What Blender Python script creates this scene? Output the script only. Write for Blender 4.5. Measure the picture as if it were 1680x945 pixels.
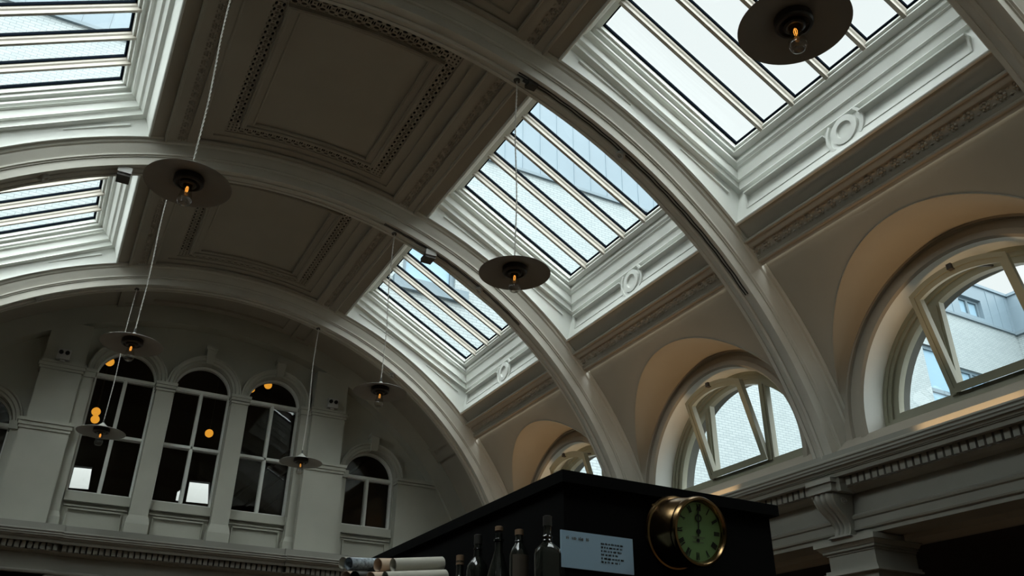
import bpy, math, random
from mathutils import Vector, Matrix
from mathutils.geometry import tessellate_polygon
random.seed(7)
for _o in list(bpy.data.objects): bpy.data.objects.remove(_o)
C = bpy.context.scene.collection
PI = math.pi
S = 3.0                      # one bay of the hall is 3 m; all numbers below are in bays

# ------------------------------------------------------------------ camera
YAW, PITCH, ROLL, FOC = 0.4879992, 0.48948953, 0.0143037, 1390.91
fw = Vector((math.sin(YAW)*math.cos(PITCH), math.cos(YAW)*math.cos(PITCH), math.sin(PITCH)))
r0 = Vector((math.cos(YAW), -math.sin(YAW), 0)); u0 = r0.cross(fw)
rr = r0*math.cos(ROLL)+u0*math.sin(ROLL); uu = -r0*math.sin(ROLL)+u0*math.cos(ROLL)
cam = bpy.data.cameras.new('camera'); camo = bpy.data.objects.new('camera', cam); C.objects.link(camo)
camo.matrix_world = Matrix(((rr.x, uu.x, -fw.x, 0), (rr.y, uu.y, -fw.y, 0), (rr.z, uu.z, -fw.z, 0), (0, 0, 0, 1)))
cam.sensor_width = 36; cam.lens = FOC/1680*36; cam.clip_start = 0.02; cam.clip_end = 500
bpy.context.scene.camera = camo

# ------------------------------------------------------------------ sky, exposure
sc = bpy.context.scene
sc.view_settings.view_transform = 'Standard'; sc.view_settings.look = 'None'
sc.view_settings.exposure = 0.0; sc.view_settings.gamma = 1.0; sc.view_settings.use_curve_mapping = False
W = bpy.data.worlds.new('overcast_sky'); sc.world = W; W.use_nodes = True
wn = W.node_tree.nodes; wl = W.node_tree.links
bg = wn['Background']
tc = wn.new('ShaderNodeTexCoord'); sx = wn.new('ShaderNodeSeparateXYZ'); wl.new(tc.outputs['Generated'], sx.inputs[0])
dt = wn.new('ShaderNodeVectorMath'); dt.operation = 'DOT_PRODUCT'; wl.new(tc.outputs['Generated'], dt.inputs[0])
_s = Vector((-0.38, -0.54, 0.75)).normalized(); dt.inputs[1].default_value = _s
mr = wn.new('ShaderNodeMapRange'); mr.inputs['From Min'].default_value = 0.1; mr.inputs['From Max'].default_value = 1.0
mr.inputs['To Min'].default_value = 1.05; mr.inputs['To Max'].default_value = 11.0
wl.new(dt.outputs['Value'], mr.inputs['Value'])
wl.new(mr.outputs[0], bg.inputs['Strength'])
bg.inputs['Color'].default_value = (0.88, 0.955, 0.95, 1)
try: W.cycles.sampling_method = 'MANUAL'; W.cycles.sample_map_resolution = 256
except Exception: pass

# ------------------------------------------------------------------ materials
MT = {}
def mat(name, col, rough=0.6, metal=0.0, bump=0.0, bscale=60, vary=0.0, vscale=4, emit=None, es=0.0, coat=0.0):
    m = bpy.data.materials.new(name); m.use_nodes = True; n = m.node_tree.nodes; l = m.node_tree.links
    b = n['Principled BSDF']; b.inputs['Base Color'].default_value = (*col, 1); b.inputs['Roughness'].default_value = rough
    b.inputs['Metallic'].default_value = metal
    if coat: b.inputs['Coat Weight'].default_value = coat
    t = n.new('ShaderNodeTexCoord')
    if vary:
        no = n.new('ShaderNodeTexNoise'); no.inputs['Scale'].default_value = vscale; no.inputs['Detail'].default_value = 5
        l.new(t.outputs['Object'], no.inputs['Vector'])
        cr = n.new('ShaderNodeValToRGB'); cr.color_ramp.elements[0].position = 0.3; cr.color_ramp.elements[1].position = 0.7
        cr.color_ramp.elements[0].color = (*[max(0, c*(1-vary)) for c in col], 1); cr.color_ramp.elements[1].color = (*[min(1, c*(1+vary)) for c in col], 1)
        l.new(no.outputs['Fac'], cr.inputs[0]); l.new(cr.outputs[0], b.inputs['Base Color'])
    if bump:
        n2 = n.new('ShaderNodeTexNoise'); n2.inputs['Scale'].default_value = bscale; n2.inputs['Detail'].default_value = 3
        l.new(t.outputs['Object'], n2.inputs['Vector'])
        bp = n.new('ShaderNodeBump'); bp.inputs['Strength'].default_value = bump; bp.inputs['Distance'].default_value = 0.004
        l.new(n2.outputs['Fac'], bp.inputs['Height']); l.new(bp.outputs[0], b.inputs['Normal'])
    if emit:
        b.inputs['Emission Color'].default_value = (*emit, 1); b.inputs['Emission Strength'].default_value = es
    MT[name] = m; return m
RIB = mat('cream_rib_paint', (0.50, 0.48, 0.42), 0.6, bump=0.1, vary=0.04)
BAR = mat('backlit_bar_paint', (0.42, 0.385, 0.33), 0.45)  # colour darkened to give bars the shade of being seen against bright glass
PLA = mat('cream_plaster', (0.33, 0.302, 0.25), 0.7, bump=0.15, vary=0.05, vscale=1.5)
PNT = mat('cream_woodwork', (0.70, 0.715, 0.675), 0.45, bump=0.05, vary=0.03)
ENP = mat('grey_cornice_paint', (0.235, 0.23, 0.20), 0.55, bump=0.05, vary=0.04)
STN = mat('grey_outer_stone', (0.10, 0.105, 0.095), 0.9, bump=0.3, vary=0.15)
FRM = mat('stone_coloured_frame', (0.30, 0.30, 0.225), 0.4)
WALLM = mat('grey_green_wall_paint', (0.40, 0.40, 0.34), 0.6, bump=0.1, vary=0.06, vscale=2)
BLK = mat('black_lacquer', (0.002, 0.002, 0.002), 0.9)
BLK.node_tree.nodes['Principled BSDF'].inputs['Specular IOR Level'].default_value = 0.1
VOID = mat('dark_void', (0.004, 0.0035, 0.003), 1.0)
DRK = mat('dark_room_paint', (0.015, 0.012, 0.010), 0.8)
RUB = mat('black_gasket', (0.004, 0.006, 0.009), 1.0)
RUB.node_tree.nodes['Principled BSDF'].inputs['Specular IOR Level'].default_value = 0.0
FLO = mat('oiled_oak_floor', (0.17, 0.10, 0.055), 0.45, vary=0.25, vscale=3)
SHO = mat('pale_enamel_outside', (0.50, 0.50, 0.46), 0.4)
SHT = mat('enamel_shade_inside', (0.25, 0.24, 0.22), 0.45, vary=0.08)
SOK = mat('dark_socket', (0.03, 0.028, 0.025), 0.4)
CRD = mat('pale_cord', (0.50, 0.48, 0.44), 0.8)
FIL = mat('glowing_filament', (0.9, 0.4, 0.1), 0.5, emit=(1.0, 0.42, 0.06), es=1.4)
AMB = mat('amber_globe', (0.9, 0.5, 0.1), 0.5, emit=(1.0, 0.42, 0.04), es=0.75)
BRS = mat('aged_brass', (0.30, 0.19, 0.09), 0.22, metal=1.0, vary=0.2, vscale=12)
DIA = mat('green_dial', (0.20, 0.36, 0.14), 0.55)
INK = mat('black_ink', (0.006, 0.006, 0.006), 0.6)
GRY = mat('grey_plastic', (0.45, 0.45, 0.43), 0.5)
DGR = mat('dark_metal', (0.05, 0.045, 0.04), 0.5)
SGN = mat('pale_blue_card', (0.34, 0.50, 0.64), 0.5)
TAN = mat('tan_ink', (0.16, 0.15, 0.13), 0.6)
BTL = mat('dark_bottle_glass', (0.01, 0.012, 0.01), 0.06, coat=0.5)
CRK = mat('cork', (0.20, 0.125, 0.07), 0.8)
LBL = mat('kraft_label', (0.06, 0.045, 0.03), 0.8)
PAP = mat('cream_paper', (0.50, 0.48, 0.41), 0.8, vary=0.06, vscale=14)
PAP2 = mat('peach_paper', (0.60, 0.46, 0.34), 0.8, vary=0.06, vscale=14)
NWS = mat('blue_printed_paper', (0.33, 0.38, 0.42), 0.8, vary=0.55, vscale=90)
ZNC = mat('blue_grey_zinc', (0.088, 0.125, 0.152), 0.45, vary=0.06, vscale=0.4)
WGL = mat('painted_sky_window', (0.12, 0.20, 0.26), 0.5)  # blue of the reflected sky painted on as matt colour
DWF = mat('dark_window_frame', (0.06, 0.09, 0.11), 0.5)
TAR = mat('courtyard_paving', (0.25, 0.25, 0.24), 0.9)
LED = mat('warm_led', (1, 0.7, 0.4), 0.5, emit=(1, 0.62, 0.28), es=4)
def glassmat(name, tint=(0.97, 0.985, 0.985), refl=0.06):
    m = bpy.data.materials.new(name); m.use_nodes = True; n = m.node_tree.nodes; l = m.node_tree.links
    n.remove(n['Principled BSDF']); o = n['Material Output']
    t = n.new('ShaderNodeBsdfTransparent'); t.inputs[0].default_value = (*tint, 1)
    g = n.new('ShaderNodeBsdfGlossy'); g.inputs['Roughness'].default_value = 0.02
    lw = n.new('ShaderNodeLayerWeight'); pw = n.new('ShaderNodeMath'); pw.operation = 'POWER'; pw.inputs[1].default_value = 4.0
    l.new(lw.outputs['Facing'], pw.inputs[0])
    f = n.new('ShaderNodeMath'); f.operation = 'MULTIPLY_ADD'; f.inputs[1].default_value = 1.0-refl; f.inputs[2].default_value = refl; l.new(pw.outputs[0], f.inputs[0])
    mx = n.new('ShaderNodeMixShader'); l.new(f.outputs[0], mx.inputs[0]); l.new(t.outputs[0], mx.inputs[1]); l.new(g.outputs[0], mx.inputs[2])
    l.new(mx.outputs[0], o.inputs[0]); MT[name] = m; return m
GLS = glassmat('window_glass'); BGL = glassmat('bulb_glass', (0.86, 0.85, 0.83), 0.10)
def brickmat():
    m = bpy.data.materials.new('white_glazed_brick'); m.use_nodes = True; n = m.node_tree.nodes; l = m.node_tree.links
    b = n['Principled BSDF']; b.inputs['Roughness'].default_value = 0.5
    t = n.new('ShaderNodeTexCoord'); s = n.new('ShaderNodeSeparateXYZ'); l.new(t.outputs['Object'], s.inputs[0])
    a = n.new('ShaderNodeMath'); a.operation = 'ADD'; l.new(s.outputs['X'], a.inputs[0]); l.new(s.outputs['Y'], a.inputs[1])
    c = n.new('ShaderNodeCombineXYZ'); l.new(a.outputs[0], c.inputs[0]); l.new(s.outputs['Z'], c.inputs[1])
    k = n.new('ShaderNodeTexBrick'); l.new(c.outputs[0], k.inputs['Vector'])
    k.inputs['Scale'].default_value = 1; k.inputs['Brick Width'].default_value = 0.30; k.inputs['Row Height'].default_value = 0.10
    k.inputs['Mortar Size'].default_value = 0.008; k.inputs['Mortar Smooth'].default_value = 0.3; k.inputs['Bias'].default_value = -0.3
    k.inputs['Color1'].default_value = (0.170, 0.20, 0.206, 1); k.inputs['Color2'].default_value = (0.142, 0.17, 0.177, 1); k.inputs['Mortar'].default_value = (0.065, 0.08, 0.09, 1)
    l.new(k.outputs['Color'], b.inputs['Base Color']); MT['brick'] = m; return m
BRK = brickmat()

# ------------------------------------------------------------------ mesh helpers
X0, Z0, ASP = 0.5052, 0.3775, 0.95169
RS, RV = 1.4914, 1.5913            # rib soffit, vault surface
Y1, WR = 1.6711, 0.0736            # near face of rib 1, rib width
def R_(d): return d*PI/180
def vp(th, y, r): return (X0+r*math.cos(R_(th)), y, Z0+ASP*r*math.sin(R_(th)))
class MB:
    def __init__(s, mirror=False): s.v = []; s.f = []; s.m = mirror; s.mi = []; s.cur = 0
    def p(s, q):
        x, y, z = q
        if s.m: x = 2*X0-x
        s.v.append((x, y, z)); return len(s.v)-1
    def face(s, ids): s.f.append(tuple(ids)); s.mi.append(s.cur)
    def poly(s, pts): s.face([s.p(q) for q in pts])
    def box(s, x0, x1, y0, y1, z0, z1):
        i = [s.p((x, y, z)) for x in (x0, x1) for y in (y0, y1) for z in (z0, z1)]
        for a in ((0,1,3,2),(4,6,7,5),(0,4,5,1),(2,3,7,6),(0,2,6,4),(1,5,7,3)): s.face([i[k] for k in a])
    def loft(s, loops, closed=True, caps=False):
        L = [[s.p(q) for q in lp] for lp in loops]; n = len(L[0])
        for a, b in zip(L[:-1], L[1:]):
            for i in range(n if closed else n-1):
                j = (i+1) % n; s.face((a[i], a[j], b[j], b[i]))
        if caps: s.face(L[0][::-1]); s.face(L[-1])
    def exy(s, prof, y0, y1, closed=False, caps=False):       # profile [(x,z)] pulled along y
        s.loft([[(x, y, z) for x, z in prof] for y in (y0, y1)], closed, caps)
    def exx(s, prof, x0, x1, closed=False, caps=False):       # profile [(y,z)] pulled along x
        s.loft([[(x, y, z) for y, z in prof] for x in (x0, x1)], closed, caps)
    def arc(s, prof, t0, t1, n=72, closed=True, caps=True):   # profile [(y,r)] bent along the vault
        s.loft([[vp(t0+(t1-t0)*i/n, y, r) for y, r in prof] for i in range(n+1)], closed, caps)
    def ringx(s, prof, yc, zc, a0, a1, n=48, closed=True, caps=True):  # profile [(x,r)] round an x axis
        s.loft([[(x, yc+r*math.cos(R_(a0+(a1-a0)*i/n)), zc+r*math.sin(R_(a0+(a1-a0)*i/n))) for x, r in prof] for i in range(n+1)], closed, caps)
    def ringy(s, prof, xc, zc, a0, a1, n=32, closed=True, caps=True):  # profile [(y,r)] round a y axis
        s.loft([[(xc+r*math.cos(R_(a0+(a1-a0)*i/n)), y, zc+r*math.sin(R_(a0+(a1-a0)*i/n))) for y, r in prof] for i in range(n+1)], closed, caps)
    def lathe(s, prof, c=(0, 0, 0), n=32):                    # profile [(r,z)] round z
        s.loft([[(c[0]+r*math.cos(2*PI*i/n), c[1]+r*math.sin(2*PI*i/n), c[2]+z) for r, z in prof] for i in range(n+1)], False)
    def tube(s, path, r, n=8, caps=True):
        P = [Vector(q) for q in path]; loops = []; up = None
        for i, q in enumerate(P):
            t = (P[min(i+1, len(P)-1)]-P[max(i-1, 0)]).normalized()
            if up is None: up = Vector((0, 0, 1)) if abs(t.z) < 0.9 else Vector((1, 0, 0))
            a = (up-t*up.dot(t)).normalized(); b = t.cross(a); up = a
            ri = r[i] if isinstance(r, (list, tuple)) else r
            loops.append([tuple(q+(a*math.cos(2*PI*k/n)+b*math.sin(2*PI*k/n))*ri) for k in range(n)])
        s.loft(loops, True, caps)
    def plate(s, outer, holes, fn, d0, d1):                   # flat sheet with real holes; fn(u,v,d)->xyz
        loops = [outer]+holes
        flat = [q for lp in loops for q in lp]
        tr = tessellate_polygon([[Vector((u, v, 0)) for u, v in lp] for lp in loops])
        for d in (d0, d1):
            ids = [s.p(fn(u, v, d)) for u, v in flat]
            for t in tr: s.face([ids[k] for k in t])
        for lp in loops:
            s.loft([[fn(u, v, d0) for u, v in lp], [fn(u, v, d1) for u, v in lp]], True)
    def build(s, name, m, parent=None, loc=(0, 0, 0), smooth=False, mats=None, bevel=0):
        me = bpy.data.meshes.new(name)
        ox, oy, oz = loc
        me.from_pydata([((x-ox)*S, (y-oy)*S, (z-oz)*S) for x, y, z in s.v], [], s.f)
        for k in (mats or [m]): me.materials.append(k)
        if mats:
            for p, i in zip(me.polygons, s.mi): p.material_index = i
        me.validate(); me.update()
        o = bpy.data.objects.new(name, me); C.objects.link(o)
        if parent: o.parent = parent
        else: o.location = (ox*S, oy*S, oz*S)
        if smooth:
            for p in me.polygons: p.use_smooth = True
            try:
                me.set_sharp_from_angle(angle=R_(35))
            except Exception: pass
        return o
def tag(o, label, cat, group=None, kind=None):
    o['label'] = label; o['category'] = cat
    if group: o['group'] = group
    if kind: o['kind'] = kind
    return o
def thing(name, loc, label, cat, group=None, kind=None):
    o = bpy.data.objects.new(name, None); C.objects.link(o); o.location = tuple(c*S for c in loc)
    o.empty_display_size = 0.1
    return tag(o, label, cat, group, kind)
def copy_tree(o, parent=None):
    c = o.copy(); C.objects.link(c)
    if parent: c.parent = parent
    for ch in list(o.children): copy_tree(ch, c)
    return c
ORD = {-1: 'behind the camera', 0: 'nearest', 1: 'second', 2: 'third', 3: 'fourth'}
def EY(k): return Y1+k-1              # near face of rib k
def YC(k): return 1.2075+k-1          # centre of bay k
BAYS = (0, 1, 2, 3); RIBS = (-1, 0, 1, 2, 3)
YB, YE = -0.33, 4.19
ZS = 0.745                            # springing
FLZ = -0.55

# ------------------------------------------------------------------ vault
ceil = MB()
def nested(th, y, yc):
    a = abs(90-th); b = abs(y-yc)
    lv = RV
    if a < 17.2: lv = 1.580
    if 14.6 < a < 15.9 and b < 0.445: lv = 1.588
    for am, bm, l in ((13.5, 0.425, 1.5913), (11.7, 0.392, 1.5985), (10.45, 0.368, None), (8.95, 0.316, 1.587), (8.25, 0.304, 1.594), (7.3, 0.294, 1.603)):
        if a < am and b < bm: lv = l
    if 48.7 < a < 52.0:
        lv = 1.580
        if 49.55 < a < 50.85 and b < 0.445: lv = 1.588
    if 19.0 < a < 46.4 and b < 0.432: lv = None
    return lv
TH = [38.0, 39.15, 40.45, 41.3, 43.6, 71.0, 72.8, 74.1, 75.4, 76.5, 78.3, 79.55, 81.05, 81.75, 82.7]
TH = TH+[180-t for t in reversed(TH)]
def fill(brk, step):
    out = [brk[0]]
    for a, b in zip(brk[:-1], brk[1:]):
        n = max(1, int(math.ceil((b-a)/step)))
        out += [a+(b-a)*i/n for i in range(1, n+1)]
    return out
def stepfield(mb, ths, ys, lev):
    nt, ny = len(ths)-1, len(ys)-1
    L = [[lev((ths[i]+ths[i+1])/2, (ys[j]+ys[j+1])/2) for j in range(ny)] for i in range(nt)]
    for i in range(nt):
        for j in range(ny):
            l = L[i][j]
            if l is not None:
                mb.poly([vp(ths[i], ys[j], l), vp(ths[i+1], ys[j], l), vp(ths[i+1], ys[j+1], l), vp(ths[i], ys[j+1], l)])
            for di, dj in ((1, 0), (0, 1)):
                i2, j2 = i+di, j+dj
                if i2 >= nt or j2 >= ny: continue
                k = L[i2][j2]
                if k == l: continue
                a = 1.62 if l is None else l; b = 1.62 if k is None else k
                if di: mb.poly([vp(ths[i2], ys[j], a), vp(ths[i2], ys[j+1], a), vp(ths[i2], ys[j+1], b), vp(ths[i2], ys[j], b)])
                else: mb.poly([vp(ths[i], ys[j2], a), vp(ths[i+1], ys[j2], a), vp(ths[i+1], ys[j2], b), vp(ths[i], ys[j2], b)])
def lev_open(th, y, yc):
    l = nested(th, y, yc); a = abs(90-th); b = abs(y-yc)
    if 19.0 < a < 46.4 and b < 0.432: return None
    return l
for k in BAYS:
    yc = YC(k); y0 = EY(k)-1+WR/2; y1_ = EY(k)+WR/2
    ys = sorted([y0, y1_]+[yc+s_*d for s_ in (-1, 1) for d in (0.294, 0.304, 0.316, 0.368, 0.392, 0.425, 0.432, 0.445)])
    stepfield(ceil, fill(TH, 1.6), ys, lambda t, y: lev_open(t, y, yc))
yc3 = (EY(3)+WR+4.14)/2
def lev_end(th, y):
    a = abs(90-th); b = abs(y-yc3)
    for lo, hi in ((13.5, 17.2), (48.7, 52.0)):
        if lo < a < hi: return 1.588 if (lo+0.9 < a < hi-1.2 and b < 0.14) else 1.580
    if a < 11.5 and b < 0.13: return 1.603
    return RV
TH2 = [13.9, 38.0, 39.6, 40.4, 41.3, 72.8, 74.0, 75.6, 76.5, 78.5, 101.5, 103.5, 104.4, 106.0, 107.2, 138.7, 139.6, 140.4, 142, 166.1]
stepfield(ceil, fill(sorted(set(TH2)), 2.0), [EY(3)+WR/2, yc3-0.14, yc3-0.13, yc3+0.13, yc3+0.14, 4.2], lev_end)
# beads that catch the light
def bead(mb, th, y0, y1_, r, w=0.006, h=0.007):
    t = R_(th); ct, st = math.cos(t), math.sin(t)
    pr = []
    for a in range(0, 181, 30):
        du, dn = w*math.cos(R_(a)), h*math.sin(R_(a))
        pr.append((X0+(r-dn)*ct-du*st, Z0+ASP*((r-dn)*st)+du*ct))
    mb.exy(pr, y0, y1_)
def beadarc(mb, y, t0, t1, r, w=0.006, h=0.007):
    mb.arc([(y+w*math.cos(R_(a)), r-h*math.sin(R_(a))) for a in range(0, 181, 30)], t0, t1, 20, False, False)
for k in BAYS:
    yc = YC(k); a, b = EY(k)-1+WR, EY(k)
    for th in (41.3, 72.9, 107.1, 138.7): bead(ceil, th, a, b, 1.582, 0.006, 0.009)
    for th in (38.6, 141.4): bead(ceil, th, a, b, 1.580, 0.006, 0.006)
    for da, db, r in ((13.5, 0.425, 1.583), (8.6, 0.31, 1.590), (7.5, 0.296, 1.598)):
        for s_ in (-1, 1):
            bead(ceil, 90+s_*da, yc-db, yc+db, r, 0.005, 0.007)
            beadarc(ceil, yc+s_*db, 90-da, 90+da, r, 0.005, 0.007)
# lunette cuts in the haunches of the vault
RC, ZC = 0.459, 0.80
def haunch(mb, yc, y0, y1_):
    ztop = vp(38.0, 0, RV)[2]; zb = ZS-0.004
    a0 = math.asin((zb-ZC)/RC); n = 72; rows = []
    hw0, hw1 = yc-y0, y1_-yc
    def xat(z): return min(1.999, X0+math.sqrt(max(0, RV**2-((z-Z0)/ASP)**2)))
    for i in range(n+1):
        a = a0+(PI-2*a0)*i/n; c, s_ = math.cos(a), math.sin(a)
        ts = []
        if c > 1e-6: ts.append(hw1/c)
        if c < -1e-6: ts.append(hw0/-c)
        if s_ > 1e-6: ts.append((ztop-ZC)/s_)
        if s_ < -1e-6: ts.append((zb-ZC)/s_)
        t = min(ts); row = []
        for j in range(9):
            q = RC+(max(t, RC)-RC)*j/8
            z = ZC+q*s_; row.append((xat(z), yc+q*c, z))
        rows.append(row)
    # corners of the rectangle
    mb.loft(rows, False)
    for sgn, hw in ((1, hw1), (-1, hw0)):
        ca = math.atan2(ztop-ZC, hw); 
        i = int((ca-a0)/((PI-2*a0)/n)) if sgn > 0 else int((PI-ca-a0)/((PI-2*a0)/n))
        mb.poly([rows[i][-1], (xat(ztop), yc+sgn*hw, ztop), rows[min(n, i+1)][-1]])
    for s_ in (y0, y1_):                                   # strip below the cut, beside the ribs
        pass
    return [(r[0][0], r[0][1], r[0][2]) for r in rows]
LZC, LR1, LR2, XW, XF = 0.82, 0.437, 0.376, 2.0, 2.09
wallside = {False: MB(False), True: MB(True)}
for mir in (False, True):
    wb = wallside[mir]; hb = MB(mir)
    for k in BAYS:
        yc = YC(k)-0.005
        cut = haunch(hb, yc, EY(k)-1+WR/2, EY(k)+WR/2)
        # curved soffit between the cut and the wall plane
        n = len(cut)-1
        a0 = math.asin(max(-1, (ZS-0.02-LZC)/LR1))
        inner = [(XW, yc+LR1*math.cos(a0+(PI-2*a0)*i/n), LZC+LR1*math.sin(a0+(PI-2*a0)*i/n)) for i in range(n+1)]
        hb.loft([cut, [tuple((Vector(p)*0.5+Vector(q)*0.5)+Vector((0.0, 0, 0.004))) for p, q in zip(cut, inner)], inner], False)
        hb.loft([[(x-0.001, yc+(y-yc)*1.012, z+0.003) for x, y, z in cut], [(x-0.003, y, z) for x, y, z in cut], [(x-0.001, yc+(y-yc)*0.992, z) for x, y, z in cut]], False)
        # moulded archivolt on the wall plane
        b0 = -8
        wb.cur = 2  # reveal painted paler so it looks lit by the sky
        wb.ringx([(XW, LR2-0.0005), (XF+0.004, LR2-0.0005), (XF+0.004, LR2+0.004), (XW, LR2+0.004)], yc, LZC, b0, 180-b0, 56, True, True)
        wb.cur = 0
        wb.ringx([(XW+0.02, LR1+0.01), (XW-0.004, LR1), (XW-0.004, LR1-0.006), (XW+0.006, LR1-0.010), (XW+0.006, LR1-0.018), (XW-0.001, LR1-0.021),
                  (XW-0.001, LR2+0.026), (XW-0.008, LR2+0.022), (XW-0.008, LR2+0.006), (XW, LR2), (XF+0.004, LR2), (XF+0.004, LR1)], yc, LZC, b0, 180-b0, 56, True, True)
        # sloping sill
        wb.exy([(XF+0.012, 0.832), (XF-0.004, 0.823), (XW, 0.787), (1.945, 0.731), (1.942, 0.69)], EY(k)-1+WR/2, EY(k)+WR/2)
        # outer brick reveal
        wb.cur = 3
        wb.ringx([(2.115, 0.350), (2.165, 0.350), (2.165, 0.43), (2.115, 0.43)], yc, LZC, b0, 180-b0, 40, True, True)
        wb.box(2.115, 2.165, yc-0.40, yc+0.40, 0.74, 0.822); wb.cur = 0
    o = hb.build('ceiling_haunch', PLA, smooth=True)
    o.name = 'ceiling_%s' % ('left' if mir else 'right')
    tag(o, 'cream plaster haunch of the vault above the %s-hand half-round arches' % ('left' if mir else 'right'), 'ceiling', kind='structure')
ceiling = ceil.build('ceiling', PLA)
tag(ceiling, 'coffered cream barrel vault with sunk panels between its arched ribs', 'ceiling', kind='structure')

# pierced grilles and rosette bands, parts of the ceiling
def grille_strip(mb, n, fn, w):
    # one tile: u 0..1 along, v -1..1 across
    def circ(u, v, ru, rv, m=8): return [(u+ru*math.cos(2*PI*i/m), v+rv*math.sin(2*PI*i/m)) for i in range(m)]
    tile = [circ(0.5, -0.54, 0.31, 0.21), circ(0.5, 0.54, 0.31, 0.21), circ(0.12, 0.0, 0.10, 0.34), circ(0.88, 0.0, 0.10, 0.34), circ(0.5, 0, 0.13, 0.12, 6), circ(0.09, -0.83, 0.08, 0.11, 6), circ(0.09, 0.83, 0.08, 0.11, 6), circ(0.91, -0.83, 0.08, 0.11, 6), circ(0.91, 0.83, 0.08, 0.11, 6)]
    outer = [(0, -1), (1, -1), (1, 1), (0, 1)]
    for i in range(n):
        mb.plate(outer, tile, lambda u, v, d, i=i: fn((i+u)/n, v, d), 0.0, 0.004)
for k in BAYS:
    yc = YC(k)
    gb = MB()
    am, ai, bm, bi = 10.45, 8.95, 0.368, 0.316
    for s_ in (-1, 1):
        ac = (am+ai)/2; ah = (am-ai)/2
        grille_strip(gb, 24, lambda u, v, d: vp(90+s_*(ac+ah*v), yc-bi+2*bi*u, 1.602+d), 1)
        bc = (bm+bi)/2; bh = (bm-bi)/2
        grille_strip(gb, 18, lambda u, v, d: vp(90-ai+2*ai*u, yc+s_*(bc+bh*v), 1.602+d), 1)
        for q in (-1, 1): # corner blocks
            cell = lambda u, v, d: vp(90+s_*(ac+ah*u), yc+q*(bc+bh*v), 1.602+d)
            hl = [[(x_+0.17*math.cos(2*PI*i/6), y_+0.17*math.sin(2*PI*i/6)) for i in range(6)] for x_ in (-0.6, 0, 0.6) for y_ in (-0.6, 0, 0.6)]
            gb.plate([(-1, -1), (1, -1), (1, 1), (-1, 1)], hl, cell, 0.0, 0.004)
    o = gb.build('pierced_grille', PLA, ceiling)
    vb = MB()
    for t0, t1, ya, yb in ((78, 102, yc-0.38, yc+0.38),):
        vb.arc([(ya, 1.606), (yb, 1.606), (yb, 1.66), (ya, 1.66)], t0, t1, 12)
    # hollow: keep only the shell behind the grille
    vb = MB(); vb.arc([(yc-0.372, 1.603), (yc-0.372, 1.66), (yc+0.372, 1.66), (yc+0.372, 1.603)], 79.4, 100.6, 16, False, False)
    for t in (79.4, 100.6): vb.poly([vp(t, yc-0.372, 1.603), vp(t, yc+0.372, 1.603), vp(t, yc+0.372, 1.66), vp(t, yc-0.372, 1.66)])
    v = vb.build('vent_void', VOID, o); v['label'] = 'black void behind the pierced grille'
    # rosettes
    for th in (39.8, 74.75, 105.25, 140.2):
        rb = MB()
        t = R_(th); ct, st = math.cos(t), math.sin(t)
        def lp(u, v, d): # u along y, v tangential, d towards the room
            r = 1.588-d; return (X0+r*ct-v*st, yc+u, Z0+ASP*r*st+v*ct)
        for i in range(21):
            uc = -0.43+i*0.043
            for j in range(6):
                a = j*PI/3; cu, cv = uc+0.009*math.cos(a), 0.009*math.sin(a)
                ring = [(cu+0.0055*math.cos(b*PI/3), cv+0.0055*math.sin(b*PI/3)) for b in range(6)]
                top = lp(cu, cv, 0.006); it = rb.p(top); ids = [rb.p(lp(u, v, 0)) for u, v in ring]
                for b in range(6): rb.face((ids[b], ids[(b+1) % 6], it))
            it = rb.p(lp(uc, 0, 0.009)); ids = [rb.p(lp(uc+0.005*math.cos(b*PI/3), 0.005*math.sin(b*PI/3), 0.003)) for b in range(6)]
            for b in range(6): rb.face((ids[b], ids[(b+1) % 6], it))
            if i < 20:
                for sg in (-1, 1):
                    um = uc+0.0215; it = rb.p(lp(um, sg*0.009, 0.004))
                    ids = [rb.p(lp(um+du, sg*0.009+dv, 0)) for du, dv in ((-0.007, 0), (0, -0.005), (0.007, 0), (0, 0.005))]
                    for b in range(4): rb.face((ids[b], ids[(b+1) % 4], it))
        rb.build('rosette_band', PLA, ceiling)

# ------------------------------------------------------------------ ribs
RIBP = [(-0.030, 1.605), (-0.030, 1.588), (-0.024, 1.584), (-0.022, 1.574), (-0.016, 1.570), (-0.014, 1.560), (-0.009, 1.547), (-0.005, 1.536), (-0.009, 1.5345), (-0.009, 1.529), (-0.004, 1.526), (-0.004, 1.523), (0, 1.523),
        (0, RS), (0.012, RS), (0.012, 1.4975), (0.034, 1.4975), (0.034, RS+0.001), (0.040, RS-0.003), (0.046, RS+0.001), (0.046, 1.496), (0.062, 1.496), (0.062, RS), (WR, RS)]
RIBP = RIBP+[(WR-y, r) for y, r in RIBP[:13][::-1]]
for n_, k in enumerate(RIBS):
    rb = MB(); y = EY(k)
    rb.arc([(y+a, b) for a, b in RIBP], 13.0, 167.0, 98)
    o = rb.build('trim_%d' % (n_+1), RIB, smooth=True)
    tag(o, 'moulded cream arched ceiling rib, %s' % {-1: 'the one behind the viewer', 0: 'nearest, crossing the top right corner', 1: 'sweeping from top centre down to the bracket on the right',
        2: 'middle one, from left edge to behind the black cabinet', 3: 'farthest, in front of the end wall windows'}[k], 'arch rib', kind='structure')

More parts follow.
